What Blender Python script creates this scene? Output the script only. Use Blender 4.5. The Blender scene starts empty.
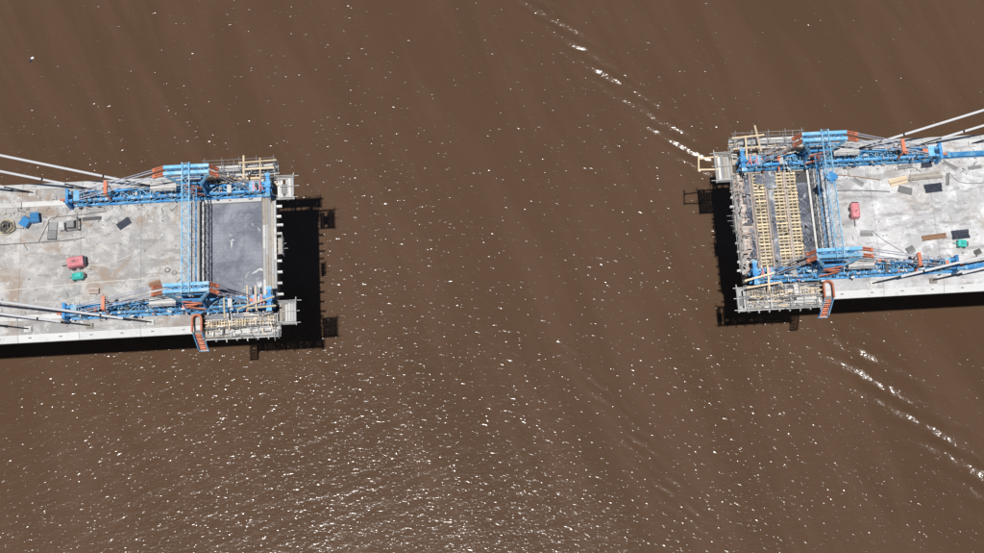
import bpy, bmesh, math, random
from mathutils import Vector, Matrix
random.seed(7)
sc = bpy.context.scene
COL = sc.collection
rad = math.radians

# ------------------------------------------------------------------ camera
cam_d = bpy.data.cameras.new("camera")
cam = bpy.data.objects.new("camera", cam_d); COL.objects.link(cam)
cam_d.sensor_width = 36.0; cam_d.lens = 53.05
cam_d.clip_start = 1.0; cam_d.clip_end = 6000.0
cam.matrix_world = (Matrix.Translation((0.0, -54.01, 196.0)) @ Matrix.Rotation(rad(-3.529), 4, 'Z')
                    @ Matrix.Rotation(rad(16.265), 4, 'X') @ Matrix.Rotation(rad(0.327), 4, 'Z'))
sc.camera = cam

# ------------------------------------------------------------------ sky and sun
SUN = Vector((-2.3, -5.15, 28.0)).normalized()          # direction towards the sun
elev = math.asin(SUN.z)
azim = math.atan2(SUN.x, SUN.y)
world = bpy.data.worlds.new("World"); sc.world = world
world.use_nodes = True
wn = world.node_tree
sky = wn.nodes.new("ShaderNodeTexSky"); sky.sky_type = 'NISHITA'; sky.sun_disc = False
sky.air_density = 0.8; sky.dust_density = 0.2; sky.sun_elevation = elev; sky.sun_rotation = azim
bgn = next(n for n in wn.nodes if n.type == 'BACKGROUND')
bgn.inputs['Strength'].default_value = 0.05
wn.links.new(sky.outputs[0], bgn.inputs['Color'])
sun_d = bpy.data.lights.new("sun", 'SUN'); sun_d.energy = 5.0; sun_d.angle = rad(0.53)
sun_d.color = (1.0, 0.975, 0.94)
sun = bpy.data.objects.new("sun", sun_d); COL.objects.link(sun)
sun.rotation_euler = (-SUN).to_track_quat('-Z', 'Y').to_euler()
sun.location = SUN * 300
vs = sc.view_settings
vs.view_transform = 'Standard'; vs.look = 'None'; vs.exposure = -0.12; vs.gamma = 1.0; vs.use_curve_mapping = False

# ------------------------------------------------------------------ node helpers
class NT:
    def __init__(s, name):
        s.m = bpy.data.materials.new(name); s.m.use_nodes = True
        s.t = s.m.node_tree
        s.b = next(n for n in s.t.nodes if n.type == 'BSDF_PRINCIPLED')
        s.pos = s.t.nodes.new('ShaderNodeNewGeometry').outputs['Position']
    def L(s, a, b): s.t.links.new(a, b)
    def val(s, sock, v):
        if hasattr(v, 'is_linked') or hasattr(v, 'links'): s.L(v, sock)
        else: sock.default_value = v
    def math(s, op, a, b=0.0, c=None, clamp=False):
        n = s.t.nodes.new('ShaderNodeMath'); n.operation = op; n.use_clamp = clamp
        s.val(n.inputs[0], a); s.val(n.inputs[1], b)
        if c is not None: s.val(n.inputs[2], c)
        return n.outputs[0]
    def mapping(s, scale=(1, 1, 1), rot=(0, 0, 0), loc=(0, 0, 0), vec=None):
        v = vec or s.pos                                   # turn first, then stretch along the turned axes
        for kw in ({'Rotation': rot}, {'Scale': scale, 'Location': loc}):
            n = s.t.nodes.new('ShaderNodeMapping'); s.L(v, n.inputs['Vector'])
            for k, x in kw.items(): n.inputs[k].default_value = x
            v = n.outputs[0]
        return v
    def noise(s, scale, detail=2.0, rough=0.5, dist=0.0, vec=None):
        n = s.t.nodes.new('ShaderNodeTexNoise')
        s.L(vec or s.pos, n.inputs['Vector'])
        n.inputs['Scale'].default_value = scale; n.inputs['Detail'].default_value = detail
        n.inputs['Roughness'].default_value = rough; n.inputs['Distortion'].default_value = dist
        return n.outputs['Fac']
    def ramp(s, v, lo, hi, a=0.0, b=1.0):
        n = s.t.nodes.new('ShaderNodeMapRange'); n.clamp = True; n.interpolation_type = 'SMOOTHSTEP'
        s.L(v, n.inputs[0])
        for i, x in enumerate((lo, hi, a, b)): n.inputs[i + 1].default_value = x
        return n.outputs[0]
    def mix(s, f, a, b, mode='MIX'):
        n = s.t.nodes.new('ShaderNodeMix'); n.data_type = 'RGBA'; n.blend_type = mode
        s.val(n.inputs[0], f)
        for i, x in ((6, a), (7, b)):
            if isinstance(x, tuple): n.inputs[i].default_value = (*x, 1.0)
            else: s.L(x, n.inputs[i])
        return n.outputs[2]
    def rnd(s):
        return s.t.nodes.new('ShaderNodeObjectInfo').outputs['Random']
    def bump(s, h, dist, strength=1.0):
        n = s.t.nodes.new('ShaderNodeBump'); s.L(h, n.inputs['Height'])
        n.inputs['Distance'].default_value = dist; n.inputs['Strength'].default_value = strength
        s.L(n.outputs[0], s.b.inputs['Normal'])
    def out(s, col, rough=0.6, metal=0.0, spec=0.4):
        if isinstance(col, tuple): s.b.inputs['Base Color'].default_value = (*col, 1)
        else: s.L(col, s.b.inputs['Base Color'])
        s.val(s.b.inputs['Roughness'], rough)
        s.b.inputs['Metallic'].default_value = metal
        s.b.inputs['Specular IOR Level'].default_value = spec
        return s.m

def simple(name, c, dirt=(0.25, 0.2, 0.16), dirt_amt=0.5, rough=0.55, metal=0.0, rnd=0.25, scale=3.0, spec=0.4):
    t = NT(name)
    n = t.noise(scale, 4.0, 0.65)
    col = t.mix(t.ramp(n, 0.5, 0.72, 0.0, dirt_amt), c, dirt)
    v = t.math('MULTIPLY_ADD', t.rnd(), rnd * 2, 1.0 - rnd)
    comb = t.t.nodes.new('ShaderNodeCombineColor')
    for i in range(3): t.L(v, comb.inputs[i])
    col = t.mix(1.0, col, comb.outputs[0], 'MULTIPLY')
    return t.out(col, rough, metal, spec)

M = {}
def painted(name, c, faded):
    t = NT(name)
    col = t.mix(t.ramp(t.noise(0.9, 4.0, 0.6), 0.42, 0.66, 0.0, 0.85), c, faded)
    col = t.mix(t.ramp(t.noise(5.0, 4.0, 0.7), 0.56, 0.70, 0.0, 0.75), col, (0.46, 0.47, 0.47))
    col = t.mix(t.ramp(t.noise(3.1, 5.0, 0.7, 0.0, t.mapping(loc=(17, 5, 3))), 0.60, 0.72, 0.0, 0.7), col, (0.15, 0.10, 0.075))
    v = t.math('MULTIPLY_ADD', t.rnd(), 0.45, 0.75)
    comb = t.t.nodes.new('ShaderNodeCombineColor')
    for i in range(3): t.L(v, comb.inputs[i])
    col = t.mix(1.0, col, comb.outputs[0], 'MULTIPLY')
    return t.out(col, 0.5, 0.0, 0.4)
M['blue'] = painted('blue_paint', (0.03, 0.22, 0.50), (0.16, 0.40, 0.60))
M['lightblue'] = painted('faded_blue_paint', (0.15, 0.42, 0.64), (0.42, 0.57, 0.66))
M['orange'] = simple('orange_paint', (0.60, 0.19, 0.10), (0.50, 0.33, 0.27), 0.8, 0.5, scale=2.5)
M['red'] = simple('faded_red_paint', (0.55, 0.19, 0.21), (0.58, 0.36, 0.36), 0.8, 0.45, scale=2.0)
M['teal'] = simple('teal_paint', (0.03, 0.42, 0.36), (0.25, 0.4, 0.38), 0.6, 0.45)
M['binblue'] = simple('blue_plastic', (0.03, 0.2, 0.45), (0.2, 0.3, 0.4), 0.5, 0.4)
M['galv'] = simple('galvanised_steel', (0.40, 0.40, 0.40), (0.30, 0.27, 0.24), 0.6, 0.5, 0.15, rnd=0.3)
M['rod'] = simple('tie_bar_steel', (0.50, 0.52, 0.60), (0.3, 0.3, 0.36), 0.6, 0.4, 0.3, rnd=0.2)
M['steel'] = simple('dark_steel', (0.075, 0.075, 0.08), (0.16, 0.12, 0.09), 0.7, 0.55, 0.0, rnd=0.3)
M['pipe'] = simple('black_guide_pipe', (0.03, 0.03, 0.033), (0.06, 0.055, 0.05), 0.6, 0.5, rnd=0.1)
M['sheath'] = simple('white_cable_sheath', (0.74, 0.74, 0.75), (0.62, 0.6, 0.58), 0.4, 0.4, rnd=0.05, scale=0.6)
M['timber'] = simple('pale_sawn_timber', (0.64, 0.51, 0.35), (0.45, 0.36, 0.27), 0.8, 0.75, rnd=0.28, scale=2.5)
M['yellow'] = simple('yellow_formwork_timber', (0.56, 0.465, 0.31), (0.38, 0.345, 0.30), 0.95, 0.7, rnd=0.3, scale=0.8)
M['oldwood'] = simple('weathered_plank', (0.36, 0.325, 0.28), (0.22, 0.19, 0.165), 0.8, 0.85, rnd=0.35, scale=1.6)
M['pinkply'] = simple('dusty_plywood', (0.40, 0.32, 0.28), (0.28, 0.25, 0.24), 0.8, 0.8, rnd=0.25, scale=1.2)
M['plaster'] = simple('pale_concrete_trim', (0.56, 0.55, 0.53), (0.36, 0.33, 0.3), 0.8, 0.85, rnd=0.12, scale=1.1)
M['whitepaint'] = simple('dusty_white_paint', (0.62, 0.62, 0.60), (0.42, 0.4, 0.37), 0.7, 0.6, rnd=0.2, scale=1.5)
M['fairing'] = simple('pale_formed_concrete', (0.60, 0.60, 0.59), (0.42, 0.41, 0.39), 0.6, 0.85, rnd=0.08, scale=0.9)
M['brown'] = simple('brown_planks', (0.30, 0.17, 0.10), (0.2, 0.13, 0.09), 0.7, 0.8, rnd=0.3)
M['grey'] = simple('grey_sheet', (0.22, 0.22, 0.22), (0.30, 0.28, 0.26), 0.8, 0.7, rnd=0.3, scale=2.0)
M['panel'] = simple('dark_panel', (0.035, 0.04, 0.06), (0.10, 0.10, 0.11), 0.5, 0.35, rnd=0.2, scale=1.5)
M['hosewhite'] = simple('pale_hose', (0.62, 0.60, 0.56), (0.5, 0.47, 0.42), 0.5, 0.6, rnd=0.05)
M['hosedark'] = simple('dark_hose', (0.10, 0.095, 0.09), (0.2, 0.19, 0.18), 0.6, 0.6, rnd=0.1)

def concrete(name, base, grey, brown_amt, offs):
    t = NT(name)
    v = t.mapping(loc=(offs, offs * 0.7, 0))
    big = t.noise(0.16, 5.0, 0.62, 0.4, v)
    mid = t.noise(0.6, 8.0, 0.72, 0.25, v)
    fine = t.noise(4.5, 5.0, 0.7, 0.0, v)
    col = t.mix(t.ramp(big, 0.40, 0.60), base, grey)
    col = t.mix(t.ramp(mid, 0.47, 0.62, 0.0, 0.7), col, tuple(min(0.72, b * 1.4) for b in base))
    streak = t.noise(0.55, 8.0, 0.70, 0.2, t.mapping(scale=(0.5, 1.7, 1), loc=(3 + offs, 0, 0)))
    col = t.mix(t.ramp(streak, 0.50, 0.64, 0.0, 0.7), col, (0.25, 0.24, 0.235))
    bro = t.noise(0.22, 5.0, 0.66, 0.6, t.mapping(loc=(11 + offs, 4, 0)))
    col = t.mix(t.ramp(bro, 0.50, 0.66, 0.0, brown_amt), col, (0.31, 0.235, 0.18))
    col = t.mix(t.ramp(fine, 0.58, 0.70, 0.0, 0.6), col, (0.20, 0.19, 0.18))
    spl = t.noise(1.1, 8.0, 0.75, 0.4, t.mapping(loc=(5, 21 + offs, 0)))
    col = t.mix(t.ramp(spl, 0.60, 0.66, 0.0, 0.8), col, (0.66, 0.66, 0.65))
    tone = t.math('MULTIPLY_ADD', t.rnd(), 0.10, 0.95)
    comb = t.t.nodes.new('ShaderNodeCombineColor')
    for i in range(3): t.L(tone, comb.inputs[i])
    col = t.mix(1.0, col, comb.outputs[0], 'MULTIPLY')
    t.bump(t.math('ADD', fine, mid), 0.012, 0.6)
    return t.out(col, 0.88, 0.0, 0.2)
M['deckL'] = concrete('deck_concrete_grey', (0.40, 0.388, 0.372), (0.32, 0.312, 0.305), 0.8, 0.0)
M['deckR'] = concrete('deck_concrete_pale', (0.53, 0.525, 0.52), (0.42, 0.415, 0.415), 0.30, 37.0)

def membrane(name, c, c2, streaks):
    t = NT(name)
    a = t.noise(0.35, 5.0, 0.6, 0.6)
    col = t.mix(t.ramp(a, 0.38, 0.64), c, c2)
    w = t.noise(0.42, 7.0, 0.66, 0.8)
    col = t.mix(t.ramp(w, 0.575, 0.65, 0.0, streaks), col, (0.58, 0.58, 0.57))
    w2 = t.noise(0.45, 4.0, 0.6, 3.0, t.mapping(loc=(9, 3, 0)))
    col = t.mix(t.ramp(t.math('ABSOLUTE', t.math('SUBTRACT', w2, 0.5)), 0.012, 0.0, 0.0, 0.4), col, (0.45, 0.45, 0.46))
    tone = t.math('MULTIPLY_ADD', t.rnd(), 0.16, 0.92)
    comb = t.t.nodes.new('ShaderNodeCombineColor')
    for i in range(3): t.L(tone, comb.inputs[i])
    col = t.mix(1.0, col, comb.outputs[0], 'MULTIPLY')
    t.bump(t.noise(3.0, 3.0), 0.02, 0.5)
    return t.out(col, 0.5, 0.0, 0.4)
M['ply'] = membrane('dark_faced_plywood', (0.12, 0.13, 0.162), (0.22, 0.23, 0.262), 0.9)
M['tarp'] = membrane('dark_plastic_sheet', (0.075, 0.085, 0.115), (0.20, 0.215, 0.25), 0.7)

# ------------------------------------------------------------------ mesh helpers
class MB:
    def __init__(s): s.v = []; s.f = []
    def add(s, vs, fs):
        o = len(s.v); s.v += [tuple(x) for x in vs]; s.f += [tuple(i + o for i in f) for f in fs]; return s
    BOXF = [(0, 3, 2, 1), (4, 5, 6, 7), (0, 1, 5, 4), (1, 2, 6, 5), (2, 3, 7, 6), (3, 0, 4, 7)]
    def box(s, x0, x1, y0, y1, z0, z1):
        if x0 > x1: x0, x1 = x1, x0
        if y0 > y1: y0, y1 = y1, y0
        if z0 > z1: z0, z1 = z1, z0
        return s.add([(x0, y0, z0), (x1, y0, z0), (x1, y1, z0), (x0, y1, z0),
                      (x0, y0, z1), (x1, y0, z1), (x1, y1, z1), (x0, y1, z1)], MB.BOXF)
    def bar(s, p, q, w, h, up=(0, 0, 1)):
        p = Vector(p); q = Vector(q); d = (q - p).normalized(); up = Vector(up)
        if abs(d.dot(up)) > 0.98: up = Vector((1, 0, 0))
        a = d.cross(up).normalized() * (w / 2); b = a.cross(d).normalized() * (h / 2)
        return s.add([p - a - b, p + a - b, p + a + b, p - a + b, q - a - b, q + a - b, q + a + b, q - a + b],
                     [(0, 1, 2, 3), (7, 6, 5, 4), (4, 5, 1, 0), (5, 6, 2, 1), (6, 7, 3, 2), (7, 4, 0, 3)])
    def ibeam(s, p, q, w, h, t=0.03):
        p = Vector(p); q = Vector(q); d = (q - p).normalized(); up = Vector((0, 0, 1))
        if abs(d.dot(up)) > 0.98: up = Vector((0, 1, 0))
        a = d.cross(up).normalized(); b = a.cross(d).normalized()
        o = b * (h / 2 - t / 2)
        s.bar(p + o, q + o, w, t, up); s.bar(p - o, q - o, w, t, up); s.bar(p, q, t, h - 2 * t, up)
        return s
    def tube(s, p, q, r, n=8, r2=None):
        p = Vector(p); q = Vector(q); d = (q - p).normalized()
        u = d.orthogonal().normalized(); v = d.cross(u); r2 = r if r2 is None else r2
        vs = [p + (u * math.cos(2 * math.pi * i / n) + v * math.sin(2 * math.pi * i / n)) * r for i in range(n)]
        vs += [q + (u * math.cos(2 * math.pi * i / n) + v * math.sin(2 * math.pi * i / n)) * r2 for i in range(n)]
        fs = [(i, (i + 1) % n, (i + 1) % n + n, i + n) for i in range(n)] + [tuple(range(n - 1, -1, -1)), tuple(range(n, 2 * n))]
        return s.add(vs, fs)
    def path(s, pts, r, n=6):
        pts = [Vector(p) for p in pts]; rings = []
        for i, p in enumerate(pts):
            d = (pts[min(i + 1, len(pts) - 1)] - pts[max(i - 1, 0)]).normalized()
            u = d.cross(Vector((0, 0, 1)))
            if u.length < 1e-4: u = Vector((1, 0, 0))
            u.normalize(); v = d.cross(u)
            rings.append([p + (u * math.cos(2 * math.pi * k / n) + v * math.sin(2 * math.pi * k / n)) * r for k in range(n)])
        vs = [x for rg in rings for x in rg]; fs = []
        for i in range(len(pts) - 1):
            for k in range(n):
                fs.append((i * n + k, i * n + (k + 1) % n, (i + 1) * n + (k + 1) % n, (i + 1) * n + k))
        fs += [tuple(range(n - 1, -1, -1)), tuple(range(len(vs) - n, len(vs)))]
        return s.add(vs, fs)
    def prism(s, prof, x0, x1):
        n = len(prof)
        vs = [(x0, y, z) for y, z in prof] + [(x1, y, z) for y, z in prof]
        return s.add(vs, [(i, (i + 1) % n, (i + 1) % n + n, i + n) for i in range(n)] + [tuple(range(n - 1, -1, -1)), tuple(range(n, 2 * n))])
    def mesh(s, name, mat, smooth=False):
        me = bpy.data.meshes.new(name); me.from_pydata(s.v, [], s.f)
        bm = bmesh.new(); bm.from_mesh(me); bmesh.ops.recalc_face_normals(bm, faces=bm.faces); bm.to_mesh(me); bm.free()
        me.materials.append(M[mat] if isinstance(mat, str) else mat)
        if smooth:
            for p in me.polygons: p.use_smooth = True
        return me
    def build(s, name, mat, parent=None, loc=(0, 0, 0), rz=0.0, smooth=False, kind=None, label=None):
        return link(name, s.mesh(name, mat, smooth), parent, loc, rz, kind, label)

def link(name, me, parent=None, loc=(0, 0, 0), rz=0.0, kind=None, label=None):
    o = bpy.data.objects.new(name, me); COL.objects.link(o)
    o.parent = parent; o.location = loc; o.rotation_euler = (0, 0, rz)
    if kind: o['kind'] = kind
    if label: o['label'] = label
    return o
def tag(o, label, cat, group=None):
    o['label'] = label; o['category'] = cat
    if group: o['group'] = group
    return o
def thing(name, label, cat, loc, rz=0.0, group=None):
    o = bpy.data.objects.new(name, None); COL.objects.link(o)
    o.empty_display_size = 0.3; o.location = loc; o.rotation_euler = (0, 0, rz)
    return tag(o, label, cat, group)

ZD = 28.0                       # deck surface above the water

# ------------------------------------------------------------------ water
def water():
    t = NT('muddy_river_water')
    sx = t.t.nodes.new('ShaderNodeSeparateXYZ'); t.L(t.pos, sx.inputs[0])
    X, Y = sx.outputs[0], sx.outputs[1]
    big = t.noise(0.018, 3.0, 0.5)
    flow = t.noise(0.16, 5.0, 0.6, 0.6, t.mapping(scale=(1.0, 0.16, 1), rot=(0, 0, rad(-22))))
    col = t.mix(t.ramp(big, 0.35, 0.65), (0.090, 0.0518, 0.0300), (0.083, 0.0478, 0.0280))
    col = t.mix(t.ramp(flow, 0.40, 0.66, 0.0, 0.65), col, (0.104, 0.0615, 0.0385))
    # ripples
    r1 = t.noise(2.6, 2.5, 0.55, 0.3, t.mapping(scale=(0.72, 1.25, 1), rot=(0, 0, rad(8))))
    r2 = t.noise(0.55, 2.0, 0.5, 0.2, t.mapping(scale=(0.6, 1.3, 1), rot=(0, 0, rad(-16)), loc=(7, 3, 0)))
    gust = t.noise(0.035, 3.0, 0.55, 0.6, t.mapping(scale=(1.0, 0.5, 1), rot=(0, 0, rad(-22)), loc=(2, 9, 0)))
    amp = t.ramp(gust, 0.34, 0.62, 0.72, 1.12)
    # calm slick that runs with the current between the two bridge ends
    sl = t.math('ADD', t.math('MULTIPLY_ADD', Y, 0.4226, -13.3), X)
    slick = t.math('SUBTRACT', 1.0, t.math('MULTIPLY', 0.45, t.math('POWER', 2.718, t.math('MULTIPLY', -1.0, t.math('POWER', t.math('DIVIDE', sl, 7.0), 2.0)))))
    amp = t.math('MULTIPLY', amp, slick)
    h = t.math('MULTIPLY', t.math('MULTIPLY_ADD', r1, RIP1, t.math('MULTIPLY', r2, RIP2)), amp)
    # scattered steep wavelets: small sharp crests standing on otherwise gentle water
    for sc_, thr, K, lc in ((1.15, 0.64, 0.225, 31.0), (1.9, 0.645, 0.155, 53.0)):
        n = t.noise(sc_, 1.0, 0.5, 0.0, t.mapping(scale=(0.72, 1.3, 1), rot=(0, 0, rad(10)), loc=(lc, lc * .4, 0)))
        lim = t.math('MULTIPLY_ADD', amp, -0.055, thr + 0.055)
        pk = t.math('MAXIMUM', t.math('SUBTRACT', n, lim), 0.0)
        h = t.math('MULTIPLY_ADD', pk, K, h)
    # wake wave trains: (point on the chain, chain direction, crest direction, half width)
    for (px, py, cd, kd, sg, A, a0, a1, lam) in WAKES:
        cx, cy = math.cos(rad(cd)), math.sin(rad(cd))
        u = t.math('ADD', t.math('MULTIPLY', t.math('SUBTRACT', X, px), cx), t.math('MULTIPLY', t.math('SUBTRACT', Y, py), cy))
        v = t.math('ADD', t.math('MULTIPLY', t.math('SUBTRACT', X, px), -cy), t.math('MULTIPLY', t.math('SUBTRACT', Y, py), cx))
        env = t.math('POWER', 2.718, t.math('MULTIPLY', -1.0, t.math('POWER', t.math('DIVIDE', v, sg), 2.0)))
        env = t.math('MULTIPLY', env, t.math('MULTIPLY', t.ramp(u, a0, a0 + 6), t.ramp(u, a1 + 10, a1)))
        env = t.math('MULTIPLY', env, t.ramp(t.noise(0.28, 2.0, 0.5, 0.0, t.mapping(loc=(px, py, 0))), 0.36, 0.60, 0.25, 1.0))
        kx, ky = -math.sin(rad(kd)), math.cos(rad(kd))
        q = t.math('ADD', t.math('MULTIPLY', X, kx), t.math('MULTIPLY', Y, ky))
        q = t.math('ADD', q, t.math('MULTIPLY', t.noise(0.25, 2.0), 1.2))
        w = t.math('MULTIPLY', t.math('SINE', t.math('MULTIPLY', q, 2 * math.pi / lam)), A)
        h = t.math('MULTIPLY_ADD', w, env, h)
    t.bump(h, 1.0, 1.0)
    t.b.inputs['IOR'].default_value = 1.333
    m = t.out(col, 0.17, 0.0, 0.5)
    return m
RIP1, RIP2 = 0.032, 0.080
WAKES = [(19.3, 36.5, -50.0, -33.0, 2.0, 0.115, -20.0, 22.0, 2.1),
         (59.0, -18.0, -50.0, -29.0, 3.6, 0.128, -15.0, 30.0, 2.9),
         (14.0, -9.0, -58.0, -40.0, 2.2, 0.022, -6.0, 24.0, 1.6)]
M['water'] = water()
w = MB(); w.add([(-2500, -2500, 0), (2500, -2500, 0), (2500, 2500, 0), (-2500, 2500, 0)], [(0, 1, 2, 3)])
wo = w.build('river_water', 'water', kind='structure')

# ------------------------------------------------------------------ bridge decks
SEG = 7.3
PROF = [(-9.2, 0), (9.2, 0), (9.2, -1.3), (8.2, -1.7), (8.0, -2.5), (6.9, -2.5), (6.5, -1.0),
        (-6.5, -1.0), (-6.9, -2.5), (-8.0, -2.5), (-8.2, -1.7), (-9.2, -1.3)]
def deck(x0, d, mat, label):
    root = thing('bridge_deck', label, 'bridge deck', (x0, 0, ZD))
    for k in range(13):
        a = d * (-k * SEG - 0.012); b = d * (-(k + 1) * SEG + 0.012)
        MB().prism(PROF, min(a, b), max(a, b)).build('deck_segment', mat, root)
    # joint fillers slightly below the surface
    PJ = [(y * 0.997, z - 0.03) for y, z in PROF]
    for k in range(1, 13):
        MB().prism(PJ, d * (-k * SEG) - 0.011, d * (-k * SEG) + 0.011).build('joint_filler', 'steel', root)
    for sg in (-1, 1):
        for k in range(13):
            a = d * (-k * SEG - 0.05); b = d * (-(k + 1) * SEG + 0.05)
            if k == 0: a = d * -1.6
            MB().box(a, b, sg * 6.85, sg * 7.5, 0.0, 0.16).build('rail_plinth', 'plaster', root)
        for k in range(4):
            s = -5.9 - k * SEG
            an = MB().box(d * (s - 0.55), d * (s + 0.35), sg * 8.25, sg * 8.95, 0.0, 0.22)
            an.box(d * (s - 0.35), d * (s + 0.3), sg * 8.38, sg * 8.82, 0.22, 0.42)
            an.build('anchor_block', 'oldwood' if k % 2 else 'plaster', root)
        for k in range(13):
            a = d * (-k * SEG - 0.02); b = d * (-(k + 1) * SEG + 0.02)
            pf = [(9.202, -.06), (9.3, -.05), (10.05, -.5), (10.05, -.75), (9.202, -1.25)]
            MB().prism([(sg * y, z) for y, z in pf], min(a, b), max(a, b)).build('edge_fairing', 'fairing', root)
        # drain brackets on the sloped edge fairing
        for k in range(16):
            s = -2.2 - k * 3.65
            MB().box(d * (s - .18), d * (s + .18), sg * 9.52, sg * 9.64, -0.5, -0.16).build('edge_bracket', 'grey', root)
    # starter bars along the cast edge
    rb = MB()
    for i in range(60):
        y = -8.8 + i * 0.3
        rb.bar((d * -0.1, y, -0.18), (d * 0.55, y, -0.18), 0.03, 0.03)
    rb.build('starter_bars', 'steel', root, kind='stuff')
    return root
XL, XR = -32.0, 42.8
deck(XL, 1, 'deckL', 'grey brown-stained concrete bridge deck with blue bins and pink generator on it')
deck(XR, -1, 'deckR', 'bright pale concrete bridge deck with red machine and brown plank stack')

# ------------------------------------------------------------------ stay cables
def cable(x0, d, k, sg, label):
    s0 = x0 + d * (-5.9 - k * SEG); y = sg * 8.6
    sl = 0.87
    root = thing('stay_cable', label, 'stay cable', (s0, y, ZD + 0.42), group='stay cables')
    def P(z): return (-d * z / sl, 0, z)
    MB().tube(P(-0.1), P(2.6), 0.085, 10).build('guide_pipe', 'pipe', root, smooth=False)
    MB().tube(P(2.6), P(78), 0.145, 10).build('sheath', 'sheath', root)
    MB().tube(P(2.45), P(2.75), 0.17, 10).build('collar', 'sheath', root)
    MB().tube(P(4.25), P(4.4), 0.155, 10).build('joint_band', 'pipe', root)
for x0, d, side in ((XL, 1, 'left'), (XR, -1, 'right')):
    for sg, edge in ((1, 'far'), (-1, 'near')):
        for k, od in enumerate(('nearest the tip', 'second from the tip', 'third from the tip')):
            cable(x0, d, k, sg, f'white sloping stay cable {od} on {edge} edge of {side} deck')

# ------------------------------------------------------------------ form travellers
def lace(mb, f, a0, a1, n, r=0.05, cross=False):
    """zigzag bars between two lines given by f(t, side)"""
    for i in range(n):
        t0 = a0 + (a1 - a0) * i / n; t1 = a0 + (a1 - a0) * (i + 1) / n
        s = i % 2
        mb.bar(f(t0, s), f(t1, 1 - s), r, r)
        if cross: mb.bar(f(t0, 1 - s), f(t1, s), r, r)
        mb.bar(f(t1, 0), f(t1, 1), r, r)

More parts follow.
